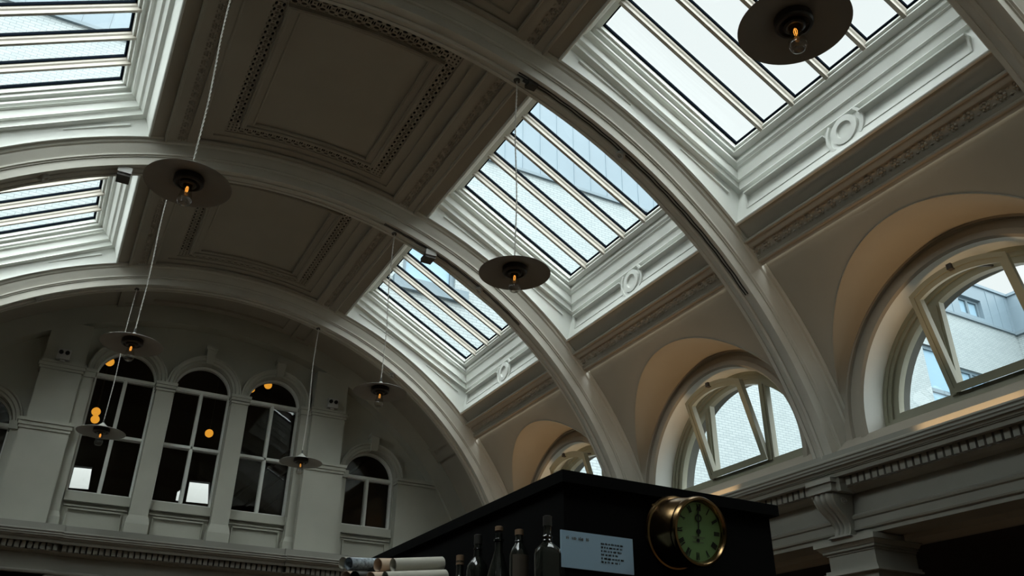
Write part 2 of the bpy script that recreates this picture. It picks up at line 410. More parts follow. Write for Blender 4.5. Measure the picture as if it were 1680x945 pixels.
# ------------------------------------------------------------------ skylights
GY = 0.397
def skl(fl, fu, o, sy=1.0):
    xl, zl = 1.656+(1.664-1.656)*fl, 1.672-(1.672-1.425)*fl
    xu, zu = 1.13+(1.025-1.13)*fu, 1.963+(1.811-1.963)*fu
    return (xl+o, zl), (xu-o*0.8, zu+o*0.3)
def sky_loop(yc, fl, fu, o):
    (a, b), (c, d) = skl(fl, fu, o); h = GY+o*1.6
    return [(a, yc-h, b), (a, yc+h, b), (c, yc+h, d), (c, yc-h, d)]
wn_ = 0
nm = {0: 'nearest', 1: 'second', 2: 'third', 3: 'farthest'}
SKYL = {(False, 1): 'right-hand skylight filled with plain white sky', (False, 2): 'right-hand skylight showing zinc cladding above white brick', (False, 3): 'farthest right-hand skylight, a blue window in brick seen through it',
        (True, 2): 'left-hand skylight at the top left corner of the view', (True, 3): 'left-hand skylight between the middle and farthest ribs', (False, 0): 'right-hand skylight nearest the back wall', (True, 0): 'left-hand skylight nearest the back wall', (True, 1): 'left-hand skylight between the nearest and second ribs'}
for mir in (False, True):
    for k in BAYS:
        wn_ += 1; yc = YC(k)
        cx = (2*X0-1.4) if mir else 1.4
        w = thing('window_%d' % wn_, (cx, yc, 1.6), SKYL[(mir, k)]+', cream glazing bars', 'skylight', kind='structure'); L0 = (cx, yc, 1.6)
        b = MB(mir)
        loops = [sky_loop(yc, *q) for q in ((0.0, 0.0, 0.004), (0.10, 0.14, 0.006), (0.13, 0.17, 0.000), (0.16, 0.20, 0.000), (0.19, 0.23, 0.006), (0.21, 0.26, 0.002), (0.23, 0.28, 0.008), (0.37, 0.42, 0.010),
                 (0.39, 0.44, 0.006), (0.40, 0.46, 0.013), (0.50, 0.58, 0.014), (0.53, 0.61, 0.008), (0.55, 0.64, 0.020))]
        # lowest stage, down to the curved opening
        n = 24; flat = loops[-1]; top = []; bot = []
        t0, t1 = 43.6, 71.0
        def dens(p, q, m): return [tuple(Vector(p).lerp(Vector(q), i/m)) for i in range(m)]
        top = dens(flat[0], flat[1], 1)+dens(flat[1], flat[2], n)+dens(flat[2], flat[3], 1)+dens(flat[3], flat[0], n)
        bot = [vp(t0, yc-0.432, RV)]+[vp(t0+(t1-t0)*i/n, yc+0.432, RV) for i in range(n)]+[vp(t1, yc+0.432, RV)]+[vp(t1+(t0-t1)*i/n, yc-0.432, RV) for i in range(n)]
        b.loft(loops, True); b.loft([top, bot], True)
        lin = b.build('well_lining', PNT, w, L0)
        # lip round the opening
        b = MB(mir)
        b.arc([(yc+0.428, RV+0.001), (yc+0.428, RV-0.006), (yc+0.436, RV-0.006), (yc+0.436, RV+0.001)], t0, t1, 24)
        b.arc([(yc-0.436, RV+0.001), (yc-0.436, RV-0.006), (yc-0.428, RV-0.006), (yc-0.428, RV+0.001)], t0, t1, 24)
        bead(b, t0, yc-0.436, yc+0.436, RV-0.001, 0.006, 0.007); bead(b, t1, yc-0.436, yc+0.436, RV-0.001, 0.005, 0.006)
        b.build('lip_moulding', PNT, w, L0)
        # field moulding and ring ornament on the low side
        b = MB(mir); xl = 1.6655
        for z_, th_, pr_ in ((1.508, 0.006, 0.012), (1.456, 0.0022, 0.003)):
            for ya, yb in ((yc-0.385, yc-0.062), (yc+0.062, yc+0.385)) if z_ > 1.5 else ((yc-0.385, yc-0.055), (yc+0.055, yc+0.385)):
                b.exy([(xl+0.01, z_+th_), (xl-pr_, z_+th_*0.6), (xl-pr_, z_-th_*0.2), (xl+0.01, z_-th_)], ya, yb, True, True)
        for ya in (yc-0.385, yc+0.385): b.box(xl-0.003, xl+0.01, ya-0.003, ya+0.003, 1.456, 1.508)
        b.build('panel_moulding', PNT, w, L0)
        b = MB(mir)
        b.ringx([(xl+0.004, 0.044), (xl-0.006, 0.043), (xl-0.006, 0.026), (xl+0.001, 0.024), (xl+0.001, 0.0)], yc-0.005, 1.488, 0, 360, 32, True, False)
        for sg, a0_ in ((1, -50), (-1, 130)):
            b.ringx([(xl+0.004, 0.066), (xl-0.004, 0.065), (xl-0.004, 0.057), (xl+0.004, 0.056)], yc-0.005, 1.488, a0_, a0_+90, 12)
        b.build('ring_ornament', PNT, w, L0, smooth=True)
        # far/near side wedge moulding
        b = MB(mir)
        for sg in (-1, 1):
            pts = []
            for i in range(13):
                u = i/12; th_ = 46.5+(69.2-46.5)*u
                a_ = Vector(loops[-1][1]).lerp(Vector(loops[-1][2]), 0.05+0.87*u); c_ = Vector(vp(th_, yc+0.432, RV-0.002))
                q = a_.lerp(c_, 0.30); pts.append((q.x, yc+sg*(q.y-yc-0.001), q.z))
            m1 = 0.30
            for ia, ib in ((0, 4), (8, 12)):
                seg = pts[ia:ib+1]
                b.tube(seg, [0.0046*(1-abs(2*(i+ia)/12-1)*-1-1)+0.003 for i in range(len(seg))] if False else [0.0015+0.0045*abs(2*(i+ia)/12-1) for i in range(len(seg))], 6)
        b.build('field_moulding', PNT, w, L0)
        # frame, bars, glass
        b = MB(mir)
        (xa, za), (xb, zb) = skl(0, 0, 0.0)
        def gp(u, v, d): # u 0 low..1 up ; v y ; d above glass plane
            return (xa+(xb-xa)*u+d*0.484, yc+v, za+(zb-za)*u+d*0.875)
        ln = math.hypot(xb-xa, zb-za); e = 0.016
        b.plate([(-0.03, -GY-0.012), (1.03, -GY-0.012), (1.03, GY+0.012), (-0.03, GY+0.012)], [[(e/ln, -GY+e), (1-e/ln, -GY+e), (1-e/ln, GY-e), (e/ln, GY-e)]], gp, -0.004, 0.010)
        b.plate([(-0.02, -GY-0.01), (1.02, -GY-0.01), (1.02, GY+0.01), (-0.02, GY+0.01)], [[(0.008/ln, -GY+0.008), (1-0.008/ln, -GY+0.008), (1-0.008/ln, GY-0.008), (0.008/ln, GY-0.008)]], gp, -0.016, -0.004)
        b.build('frame', PNT, w, L0)
        b = MB(mir)
        e2 = e+0.005
        b.plate([(0, -GY), (1, -GY), (1, GY), (0, GY)], [[(e2/ln, -GY+e2), (1-e2/ln, -GY+e2), (1-e2/ln, GY-e2), (e2/ln, GY-e2)]], gp, 0.0102, 0.0135)
        b.plate([(0, -GY), (1, -GY), (1, GY), (0, GY)], [[(e2/ln, -GY+e2), (1-e2/ln, -GY+e2), (1-e2/ln, GY-e2), (e2/ln, GY-e2)]], gp, 0.015, 0.021)
        b.build('gasket', RUB, w, L0)
        b = MB(mir); b.poly([gp(0, -GY, 0.014), gp(1, -GY, 0.014), gp(1, GY, 0.014), gp(0, GY, 0.014)])
        b.build('glass', GLS, w, L0)
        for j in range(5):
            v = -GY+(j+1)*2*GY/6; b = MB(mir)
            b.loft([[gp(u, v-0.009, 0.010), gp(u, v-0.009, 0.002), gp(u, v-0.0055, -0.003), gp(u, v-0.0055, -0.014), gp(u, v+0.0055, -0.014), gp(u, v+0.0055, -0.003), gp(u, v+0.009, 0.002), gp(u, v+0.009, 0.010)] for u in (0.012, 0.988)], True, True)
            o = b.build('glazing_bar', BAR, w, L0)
            b = MB(mir)
            b.loft([[gp(u, v-0.0125, 0.020), gp(u, v-0.0125, 0.0103), gp(u, v+0.0125, 0.0103), gp(u, v+0.0125, 0.020)] for u in (0.012, 0.988)], True, True)
            g = b.build('gasket', RUB, o, L0)

# ------------------------------------------------------------------ lunette windows
LUN = {(False, 1): 'largest in view, at the right edge', (False, 2): 'middle one in view, above the clock', (False, 3): 'smallest in view, half hidden behind the black cabinet'}
XG = XF+0.004
def fx(xc): return lambda u, v, d: (xc+d, u, v)
def segm(yc, r, zb, y0=None, y1_=None, n=40):
    # part of a disc above zb between y0 and y1
    if y0 is None: y0 = -math.sqrt(r*r-(zb-LZC)**2)
    if y1_ is None: y1_ = math.sqrt(r*r-(zb-LZC)**2)
    pts = [(yc+y0, zb)] if abs(LZC+math.sqrt(max(0, r*r-y0*y0))-zb) > 1e-4 else []
    for i in range(n+1):
        y = y0+(y1_-y0)*i/n
        # even angular spacing
        a = math.acos(max(-1, min(1, y0/r)))+(math.acos(max(-1, min(1, y1_/r)))-math.acos(max(-1, min(1, y0/r))))*i/n
        zz = LZC+r*math.sin(a)
        if zz < zb-1e-6: zz = zb
        pts.append((yc+r*math.cos(a), zz))
    if abs(pts[-1][1]-zb) > 1e-4: pts.append((yc+y1_, zb))
    return pts
for mir in (False,):
    for k in BAYS:
        wn_ += 1; yc = YC(k)-0.005; cx = (2*X0-XG) if mir else XG; L0 = (cx, yc, 0.822)
        lab = LUN.get((mir, k), '%s wall, %s bay' % ('left' if mir else 'right', ORD[k] if k else 'nearest'))
        w = thing('window_%d' % wn_, L0, 'half-round window, open centre light, '+lab, 'window', kind='structure')
        b = MB(mir)
        holes = [segm(yc, 0.332, 0.851, None, -0.162, 20), segm(yc, 0.332, 0.851, -0.130, 0.130, 20), segm(yc, 0.332, 0.851, 0.162, None, 20)]
        b.plate(segm(yc, 0.380, 0.818), holes, fx(XG), 0, 0.022)
        b.plate(segm(yc, 0.378, 0.818), [segm(yc, 0.352, 0.836)], fx(XG), -0.008, 0.0)
        b.plate(segm(yc, 0.376, 0.818), [segm(yc, 0.364, 0.828)], fx(XG), -0.014, -0.008)
        for s_ in (-1, 1): b.box(XG-0.006, XG+0.002, yc+s_*0.146-0.008, yc+s_*0.146+0.008, 0.845, 1.118)
        b.build('frame', FRM, w, L0)
        for y0_, y1_ in ((None, -0.162), (0.162, None)):
            b = MB(mir); b.poly([(XG+0.012, u, v) for u, v in segm(yc, 0.336, 0.847, y0_, y1_, 20)]); b.build('glass', GLS, w, L0)
        tilt = R_(17.5)
        def sf(u, v, d):
            h = v-0.851; return (XG-0.006-h*math.sin(tilt)+d*math.cos(tilt), u, 0.851+h*math.cos(tilt)+d*math.sin(tilt))
        b = MB(mir)
        b.plate(segm(yc, 0.345, 0.851, -0.142, 0.142, 20), [segm(yc, 0.322, 0.872, -0.122, 0.122, 20)], sf, -0.010, 0.010)
        b.plate(segm(yc, 0.350, 0.849, -0.147, 0.147, 20), [segm(yc, 0.337, 0.862, -0.134, 0.134, 20)], sf, -0.014, -0.010)
        sa = b.build('sash', FRM, w, L0)
        b = MB(mir); b.poly([sf(u, v, 0.002) for u, v in segm(yc, 0.326, 0.868, -0.126, 0.126, 20)]); b.build('glass', GLS, sa, L0)
        b = MB(mir); c_ = sf(yc, 1.158, -0.012)
        b.box(c_[0]-0.012, c_[0]+0.004, yc-0.007, yc+0.007, c_[2]-0.004, c_[2]+0.012); b.build('catch', DGR, sa, L0)
        b = MB(mir); b.tube([sf(yc-0.03, 1.150, 0), (XG+0.006, yc-0.05, 1.158)], 0.003, 6); b.build('stay', DGR, w, L0)

# ------------------------------------------------------------------ entablatures
ENT = [(2.06, 0.757), (1.945, 0.745) , (1.945, 0.70), (1.905, 0.69), (1.905, 0.710), (1.900, 0.7129), (1.898, 0.711), (1.898, 0.707), (1.902, 0.704), (1.901, 0.698), (1.905, 0.695), (1.912, 0.689), (1.915, 0.683), (1.919, 0.682), (1.919, 0.680), (1.923, 0.6795),
       (1.925, 0.668), (1.948, 0.670), (1.950, 0.672), (1.984, 0.672), (1.986, 0.668), (1.986, 0.6455), (1.957, 0.6445), (1.957, 0.6415), (1.964, 0.639), (1.974, 0.635), (1.990, 0.6325), (2.0, 0.6325), (2.0, 0.576), (1.990, 0.572), (1.984, 0.566), (1.986, 0.560), (1.992, 0.557),
       (1.992, 0.537), (1.987, 0.535), (1.989, 0.530), (1.997, 0.528), (1.997, 0.516), (2.25, 0.516)]
def dentils(mb, fn, a, b, pitch=0.0229, w=0.0160):
    n = int((b-a)/pitch); o = (b-a-n*pitch)/2
    for i in range(n):
        u = a+o+i*pitch+0.005; fn(mb, u, u+w)
for mir, nm_ in ((False, 'right'), (True, 'left')):
    b = MB(mir)
    b.exy(ENT, YB, 4.14)
    for k in range(-1, 4):
        dentils(b, lambda m, u, v: m.box(1.944, 1.988, u, v, 0.6435, 0.6715), max(EY(k)+0.09, YB) if k >= -1 else YB, min(EY(k+1)-0.02, 3.97) if k < 3 else 3.97)
        if k >= 0:
            b.box(1.93, 1.99, EY(k)-0.022, EY(k)+0.088, 0.629, 0.6725)
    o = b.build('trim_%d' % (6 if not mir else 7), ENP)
    tag(o, 'long moulded cream cornice with a row of dentils along the %s wall' % nm_, 'cornice', kind='structure')
    # wall below & aisle
    b = wallside[mir]
    b.box(2.09, 2.165, YB, YE+0.1, 0.50, 0.80)
    for k in BAYS:
        pass
    # solid wall around the lunettes: spandrel sheet behind the vault
    for k in BAYS:
        yc = YC(k)-0.005; y0, y1_ = EY(k)-1+WR/2, EY(k)+WR/2
        zt = 1.34
        outer = [(y0, 0.80)]+[(y0, zt), (y1_, zt), (y1_, 0.80)]
        outer = [(y0, 0.74), (y0, zt), (y1_, zt), (y1_, 0.74)]
        b.plate(outer, [] if mir else [segm(yc, 0.405, 0.76)], fx(2.07), 0, 0.02)  # left openings walled up, out of view, to dim the hall
    b.box(2.05, 2.36, YB, YE, 1.273, 1.30)
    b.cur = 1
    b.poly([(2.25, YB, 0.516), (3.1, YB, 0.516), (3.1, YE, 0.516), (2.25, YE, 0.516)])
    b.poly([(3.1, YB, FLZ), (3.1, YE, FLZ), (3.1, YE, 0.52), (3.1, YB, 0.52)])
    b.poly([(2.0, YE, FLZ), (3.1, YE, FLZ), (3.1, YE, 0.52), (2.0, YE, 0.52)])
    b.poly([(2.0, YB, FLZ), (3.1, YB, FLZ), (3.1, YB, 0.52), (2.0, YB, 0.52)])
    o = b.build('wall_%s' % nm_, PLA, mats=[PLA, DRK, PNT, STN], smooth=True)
    tag(o, 'cream %s wall with moulded half-round arches over a dark open aisle' % nm_, 'wall', kind='structure')

# bracket and pilaster
def bracket(k):
    y = EY(k)+WR/2-0.002; L0 = (1.95, y, 0.514)
    t = thing('scroll_bracket', L0, 'fluted scroll bracket under the right cornice below %s' % {1: 'the second rib', 0: 'the nearest rib, outside the right edge', 2: 'the middle rib, behind the black cabinet'}[k], 'bracket', 'scroll brackets under the right-hand cornice')
    b = MB(); b.box(1.905, 1.995, y-0.047, y+0.047, 0.655, 0.668); b.box(1.912, 1.995, y-0.041, y+0.041, 0.633, 0.655); b.box(1.906, 1.995, y-0.044, y+0.044, 0.630, 0.634)
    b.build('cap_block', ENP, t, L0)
    # S-shaped fluted face
    sp = []
    for i in range(25):
        u = i/24; z = 0.630-u*0.114
        x = 1.916+0.050*(0.5-0.5*math.cos(PI*min(1, u*1.15)))+0.012*math.sin(2*PI*u)*-1*0.6
        hw = 0.038-0.010*u
        sp.append((x, z, hw))
    b = MB()
    m = 32; rows = []
    for x, z, hw in sp:
        row = [(1.995, y-hw, z)]
        for j in range(m+1):
            v = -1+2*j/m
            g = 0.009*abs(math.sin(PI*(v+0.78)/1.56*3))**0.7 if abs(v) < 0.78 else 0.0
            row.append((x+0.0045-g, y+hw*v, z))
        row.append((1.995, y+hw, z)); rows.append(row)
    b.loft(rows, False); b.poly(rows[0]); b.poly(rows[-1])
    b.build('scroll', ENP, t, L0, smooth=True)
    b = MB()
    b.exx([(y-0.030, 0.518), (y+0.030, 0.518), (y+0.040, 0.5125), (y-0.040, 0.5125)], 1.955, 1.995, True, True)
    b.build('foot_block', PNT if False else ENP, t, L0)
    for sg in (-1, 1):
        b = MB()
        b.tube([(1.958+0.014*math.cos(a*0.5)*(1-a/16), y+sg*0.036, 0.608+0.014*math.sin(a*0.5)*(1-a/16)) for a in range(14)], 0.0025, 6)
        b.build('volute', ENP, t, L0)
    L0 = (2.05, y, FLZ)
    t = thing('pilaster', L0, 'square grey-cream pilaster under %s' % {1: 'the fully visible scroll bracket', 0: 'the nearest rib, beyond the right edge', 2: 'the middle rib, hidden by the black cabinet'}[k], 'pilaster', 'pilasters along the right-hand aisle')
    def sq(mb, x, h, z0, z1, x1=None, h1=None):
        x1 = x if x1 is None else x1; h1 = h if h1 is None else h1
        mb.loft([[(x, y-h, z0), (2.16, y-h, z0), (2.16, y+h, z0), (x, y+h, z0)], [(x1, y-h1, z1), (2.16, y-h1, z1), (2.16, y+h1, z1), (x1, y+h1, z1)]], True, True)
    b = MB(); sq(b, 1.966, 0.108, 0.497, 0.512); sq(b, 1.980, 0.096, 0.487, 0.497, 1.970, 0.104); sq(b, 1.983, 0.092, 0.480, 0.487); sq(b, 1.99, 0.085, 0.474, 0.480)
    sq(b, 1.984, 0.091, 0.424, 0.432); sq(b, 1.978, 0.097, 0.418, 0.424)
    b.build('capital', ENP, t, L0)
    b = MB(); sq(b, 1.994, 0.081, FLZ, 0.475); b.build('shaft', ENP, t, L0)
for k in (0, 1, 2): bracket(k)

# ------------------------------------------------------------------ end wall
def arch(xc, hw, zb, zs, n=20, r=None):
    r = hw if r is None else r
    return [(xc-hw, zb)]+[(xc-r*math.cos(PI*i/n), zs+r*math.sin(PI*i/n)) for i in range(n+1)]+[(xc+hw, zb)]
def fy(yc): return lambda u, v, d: (u, yc+d, v)
WIN = [(0.157, 1.497), (0.509, 1.497), (0.861, 1.497), (1.402, 1.193), (2*X0-1.402, 1.193)]
b = MB()
outer = [(X0+1.62*math.cos(R_(t)), Z0+ASP*1.62*math.sin(R_(t))) for t in [8+164*i/60 for i in range(61)]]
outer = [(2.15, FLZ), (2.15, 0.6)]+outer+[(2*X0-2.15, 0.6), (2*X0-2.15, FLZ)]
outer = [(2.12, 0.60)]+outer[2:-2]+[(2*X0-2.12, 0.60)]
b.plate(outer, [arch(x, 0.134, 0.938, z) for x, z in WIN], fy(YE), 0, 0.07)
b.box(2*X0-3.2, 3.2, YE, YE+0.07, FLZ, 0.62)
# arch over the whole wall, recess below it
b.arc([(4.117, 1.500), (4.117, 1.62), (YE+0.005, 1.62), (YE+0.005, 1.500)], 13, 167, 96)
PY = 4.118
for s_ in (False, True):
    b.m = s_
    # tall pier with two capitals
    b.box(1.045, 1.215, PY, YE+0.01, 0.74, 1.69)
    b.box(1.036, 1.227, PY-0.012, YE, 1.462, 1.487); b.box(1.040, 1.222, PY-0.006, YE, 1.450, 1.462); b.box(1.033, 1.231, PY-0.016, YE, 1.478, 1.489)
    b.box(1.031, 1.229, PY-0.022, YE, 0.74, 1.165)
    b.box(1.024, 1.238, PY-0.034, YE, 1.175, 1.203); b.box(1.028, 1.233, PY-0.028, YE, 1.162, 1.176); b.box(1.020, 1.242, PY-0.040, YE, 1.192, 1.206)
    # small half pilasters beside it
    b.box(0.993, 1.046, PY+0.022, YE+0.01, 0.74, 1.45); b.box(0.988, 1.05, PY+0.014, YE, 1.449, 1.489); b.box(0.984, 1.05, PY+0.008, YE, 1.474, 1.489)
    b.loft([[(0.993, y_, 0.84), (1.046, y_, 0.84), (1.046, YE, 0.84), (0.993, YE, 0.84)] for y_ in (PY+0.022,)]+[[(0.984, PY+0.010, 0.815), (1.05, PY+0.010, 0.815), (1.05, YE, 0.815), (0.984, YE, 0.815)], [(0.984, PY+0.010, 0.74), (1.05, PY+0.010, 0.74), (1.05, YE, 0.74), (0.984, YE, 0.74)]], True)
    b.box(1.214, 1.262, PY+0.020, YE+0.01, 0.74, 1.16); b.box(1.214, 1.270, PY+0.010, YE, 1.160, 1.197)
    b.box(1.540, 1.95, PY+0.020, YE+0.01, 0.74, 1.168); b.box(1.533, 1.90, PY+0.012, YE, 1.168, 1.180); b.box(1.533, 1.90, PY+0.006, YE, 1.182, 1.197)
b.m = False
for xc in (0.333, 0.685):
    b.box(xc-0.040, xc+0.040, PY+0.020, YE+0.01, 0.80, 1.45)
    b.box(xc-0.044, xc+0.044, PY+0.012, YE, 1.446, 1.456); b.box(xc-0.046, xc+0.046, PY+0.008, YE, 1.460, 1.474); b.box(xc-0.049, xc+0.049, PY+0.002, YE, 1.474, 1.488)
    b.loft([[(xc-h, PY+0.020-d, z), (xc+h, PY+0.020-d, z), (xc+h, YE, z), (xc-h, YE, z)] for h, d, z in ((0.040, 0, 0.86), (0.047, 0.008, 0.838), (0.050, 0.014, 0.82), (0.050, 0.014, 0.74))], True)
for x, z in WIN:
    # archivolt, keystone, sill band, panel
    b.ringy([(YE+0.005, 0.180), (YE-0.020, 0.179), (YE-0.034, 0.176), (YE-0.034, 0.170), (YE-0.026, 0.165), (YE-0.026, 0.152), (YE-0.018, 0.148), (YE-0.018, 0.138), (YE+0.005, 0.134)], x, z, 0, 180, 28)
    b.loft([[(x-h, y_, zz), (x+h, y_, zz), (x+h, YE+0.01, zz), (x-h, YE+0.01, zz)] for h, y_, zz in ((0.017, YE-0.040, z+0.132), (0.022, YE-0.046, z+0.205), (0.028, YE-0.052, z+0.207), (0.028, YE-0.052, z+0.222))], True, True)
    b.box(x-0.134, x+0.134, YE-0.016, YE+0.005, 0.902, 0.938); b.box(x-0.134, x+0.134, YE-0.026, YE+0.005, 0.896, 0.904)
    b.box(x-0.130, x+0.130, YE-0.012, YE+0.005, 0.876, 0.882); b.box(x-0.110, x+0.110, YE-0.014, YE+0.005, 0.862, 0.868)
    b.box(x-0.110, x+0.110, YE-0.010, YE+0.005, 0.785, 0.790)
    for sg in (-1, 1): b.box(x+sg*0.110-0.003, x+sg*0.110+0.003, YE-0.010, YE+0.005, 0.786, 0.867)
o = b.build('wall_end', WALLM)
tag(o, 'end wall with five arched windows, piers and keystones under the vault', 'wall', kind='structure')
# end cornice (same mouldings turned), with breaks over the piers
def end_prof(sh): return [(3.895+(x-1.900)-sh, z) for x, z in ENT]
b = MB()
def ebox(m, u, v, sh=0.0): m.box(u, v, 3.939-sh, 3.984-sh, 0.6435, 0.6715)
segs = [(-0.99, -0.235, 0), (-0.235, 0.055, 0.0), (0.055, 0.955, -0.006), (0.955, 1.245, 0.0), (1.245, 2.0, 0)]
segs = [(-1.05, -0.235, 0.0), (-0.235, 0.055, 0.012), (0.055, 0.955, 0.0), (0.955, 1.245, 0.012), (1.245, 2.06, 0.0)]
for a, c, sh in segs:
    pr = [(y, z) for y, z in end_prof(sh)]
    pr = [(min(y, 4.2), z) for y, z in pr]
    b.exx(pr, a, c, False, False)
    if sh:
        b.poly([(a, y, z) for y, z in pr]+[(a, 4.2, 0.516), (a, 4.2, 0.757)]); b.poly([(c, y, z) for y, z in pr]+[(c, 4.2, 0.516), (c, 4.2, 0.757)])
    dentils(b, lambda m, u, v: ebox(m, u, v, sh), max(a, -0.9), min(c, 1.9))
b.poly([(-1.05, 3.94, 0.745), (2.06, 3.94, 0.745), (2.06, YE, 0.765), (-1.05, YE, 0.765)])
for a, c in ((-0.20, 0.02), (0.99, 1.21)): b.box(a, c, 3.975, 4.05, 0.50, 0.636)
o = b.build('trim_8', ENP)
tag(o, 'moulded cream dentil cornice below the arched end windows', 'cornice', kind='structure')
# wall under the end cornice
b = MB(); b.box(2*X0-2.1, 2.1, 4.06, YE, FLZ, 0.60)
o = b.build('wall_under_cornice', WALLM); o.name = 'wall_end_lower'
tag(o, 'plain lower part of the end wall beneath the dentil cornice', 'wall', kind='structure')

ENDL = ['left tall window of the three between the piers', 'middle tall window of the three between the piers', 'right tall window of the three between the piers', 'short arched window right of the right pier', 'short arched window left of the left pier, cut by the left edge']
for i, (x, z) in enumerate(WIN):
    wn_ += 1; L0 = (x, YE+0.03, 0.95)
    w = thing('window_%d' % wn_, L0, 'cream-framed '+ENDL[i], 'window', kind='structure')
    b = MB(); tall = i < 3
    e = 0.1265; m_ = 0.0085
    holes = []
    if tall:
        for s_ in (-1, 1):
            for za, zb in ((0.952, 1.207), (1.225, 1.487)):
                holes.append([(x+s_*m_, za), (x+s_*m_, zb), (x+s_*e, zb), (x+s_*e, za)])
    else:
        for s_ in (-1, 1): holes.append([(x+s_*m_, 0.952), (x+s_*m_, z-0.010), (x+s_*e, z-0.010), (x+s_*e, 0.952)])
    r_ = 0.1265
    holes.append([(x-r_*math.cos(R_(t)), z+r_*math.sin(R_(t))) for t in [5+170*q/20 for q in range(21)]])
    b.plate(arch(x, 0.1375, 0.935, z), holes, fy(YE), 0.030, 0.055)
    b.plate(arch(x, 0.1375, 0.937, z), [arch(x, 0.1300, 0.946, z)], fy(YE), 0.022, 0.030)
    b.box(x-0.005, x+0.005, YE+0.024, YE+0.032, 0.945, z-0.006)
    b.box(x-0.128, x+0.128, YE+0.024, YE+0.032, z-0.006, z+0.006)
    if tall: b.box(x-0.128, x+0.128, YE+0.024, YE+0.032, 1.210, 1.222)
    b.build('frame', PNT, w, L0)
    b = MB(); b.poly([(u, YE+0.042, v) for u, v in arch(x, 0.130, 0.945, z)]); b.build('glass', GLS, w, L0)

# room beyond the end wall, dark, with its own windows
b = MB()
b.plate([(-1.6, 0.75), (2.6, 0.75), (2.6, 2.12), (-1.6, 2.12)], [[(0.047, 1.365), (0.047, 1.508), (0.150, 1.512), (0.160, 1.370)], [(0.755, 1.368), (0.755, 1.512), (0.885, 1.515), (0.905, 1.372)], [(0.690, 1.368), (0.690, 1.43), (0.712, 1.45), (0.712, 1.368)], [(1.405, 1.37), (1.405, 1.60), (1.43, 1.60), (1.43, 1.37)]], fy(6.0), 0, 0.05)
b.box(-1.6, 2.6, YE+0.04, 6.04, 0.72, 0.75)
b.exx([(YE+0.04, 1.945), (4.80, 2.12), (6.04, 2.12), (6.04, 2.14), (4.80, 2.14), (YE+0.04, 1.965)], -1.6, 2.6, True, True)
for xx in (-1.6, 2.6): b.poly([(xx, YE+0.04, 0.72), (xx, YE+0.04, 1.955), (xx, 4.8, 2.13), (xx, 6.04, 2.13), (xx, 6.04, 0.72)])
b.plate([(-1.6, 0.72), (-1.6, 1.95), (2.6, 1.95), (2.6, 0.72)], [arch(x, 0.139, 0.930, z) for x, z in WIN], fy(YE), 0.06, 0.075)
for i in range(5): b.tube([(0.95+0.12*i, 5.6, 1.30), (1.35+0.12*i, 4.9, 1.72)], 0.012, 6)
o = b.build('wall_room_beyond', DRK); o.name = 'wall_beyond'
tag(o, 'black interior of the room seen through the arched end windows', 'room', kind='structure')
b = MB(); b.box(-0.4, 1.9, 6.75, 6.95, 0.9, 2.0); tag(b.build('pale_backing', MT['grey_plastic']), 'added pale backing box behind the bright panes beyond the end windows', 'backing box')  # added plain box so the panes read as even pale light
GL = [((0.080, 5.0, 1.861), 'upper left one, behind the top of the left tall window'), ((0.078, 5.2, 1.626), 'upper of the close pair in the left tall window'), ((0.0862, 5.4, 1.642), 'lower of the close pair in the left tall window'),
      ((0.711, 5.2, 1.604), 'single one in the middle tall window'), ((1.012, 5.2, 1.973), 'brighter one in the head of the right tall window'), ((0.911, 5.2, 1.928), 'one peeping past the left curve of the right tall window')]
for (p, l) in GL:
    t = thing('globe_lamp', p, 'amber globe lamp, '+l, 'lamp', 'amber globes beyond the end windows')
    b = MB(); b.lathe([(0.0245*math.sin(PI*i/12), -0.0245*math.cos(PI*i/12)) for i in range(13)], p, 16); b.build('globe', AMB, t, p, smooth=True)
    b = MB(); b.tube([(p[0], p[1], p[2]+0.024), (p[0], p[1], 2.12)], 0.002, 6); b.build('cord', DGR, t, p)

# ------------------------------------------------------------------ back wall, floor
b = MB()
ob = [(X0+1.62*math.cos(R_(t)), Z0+ASP*1.62*math.sin(R_(t))) for t in [8+164*i/60 for i in range(61)]]
b.plate([(3.1, FLZ), (3.1, 0.60)]+ob+[(2*X0-3.1, 0.60), (2*X0-3.1, FLZ)], [], fy(YB-0.03), 0, 0.03)
tag(b.build('wall_back', WALLM), 'plain wall closing the hall behind the viewer', 'wall', kind='structure')
b = MB(); b.box(2*X0-3.1, 3.1, YB-0.03, YE+0.07, FLZ-0.03, FLZ)
tag(b.build('floor', FLO), 'brown oak floor of the hall, below the view', 'floor', kind='structure')

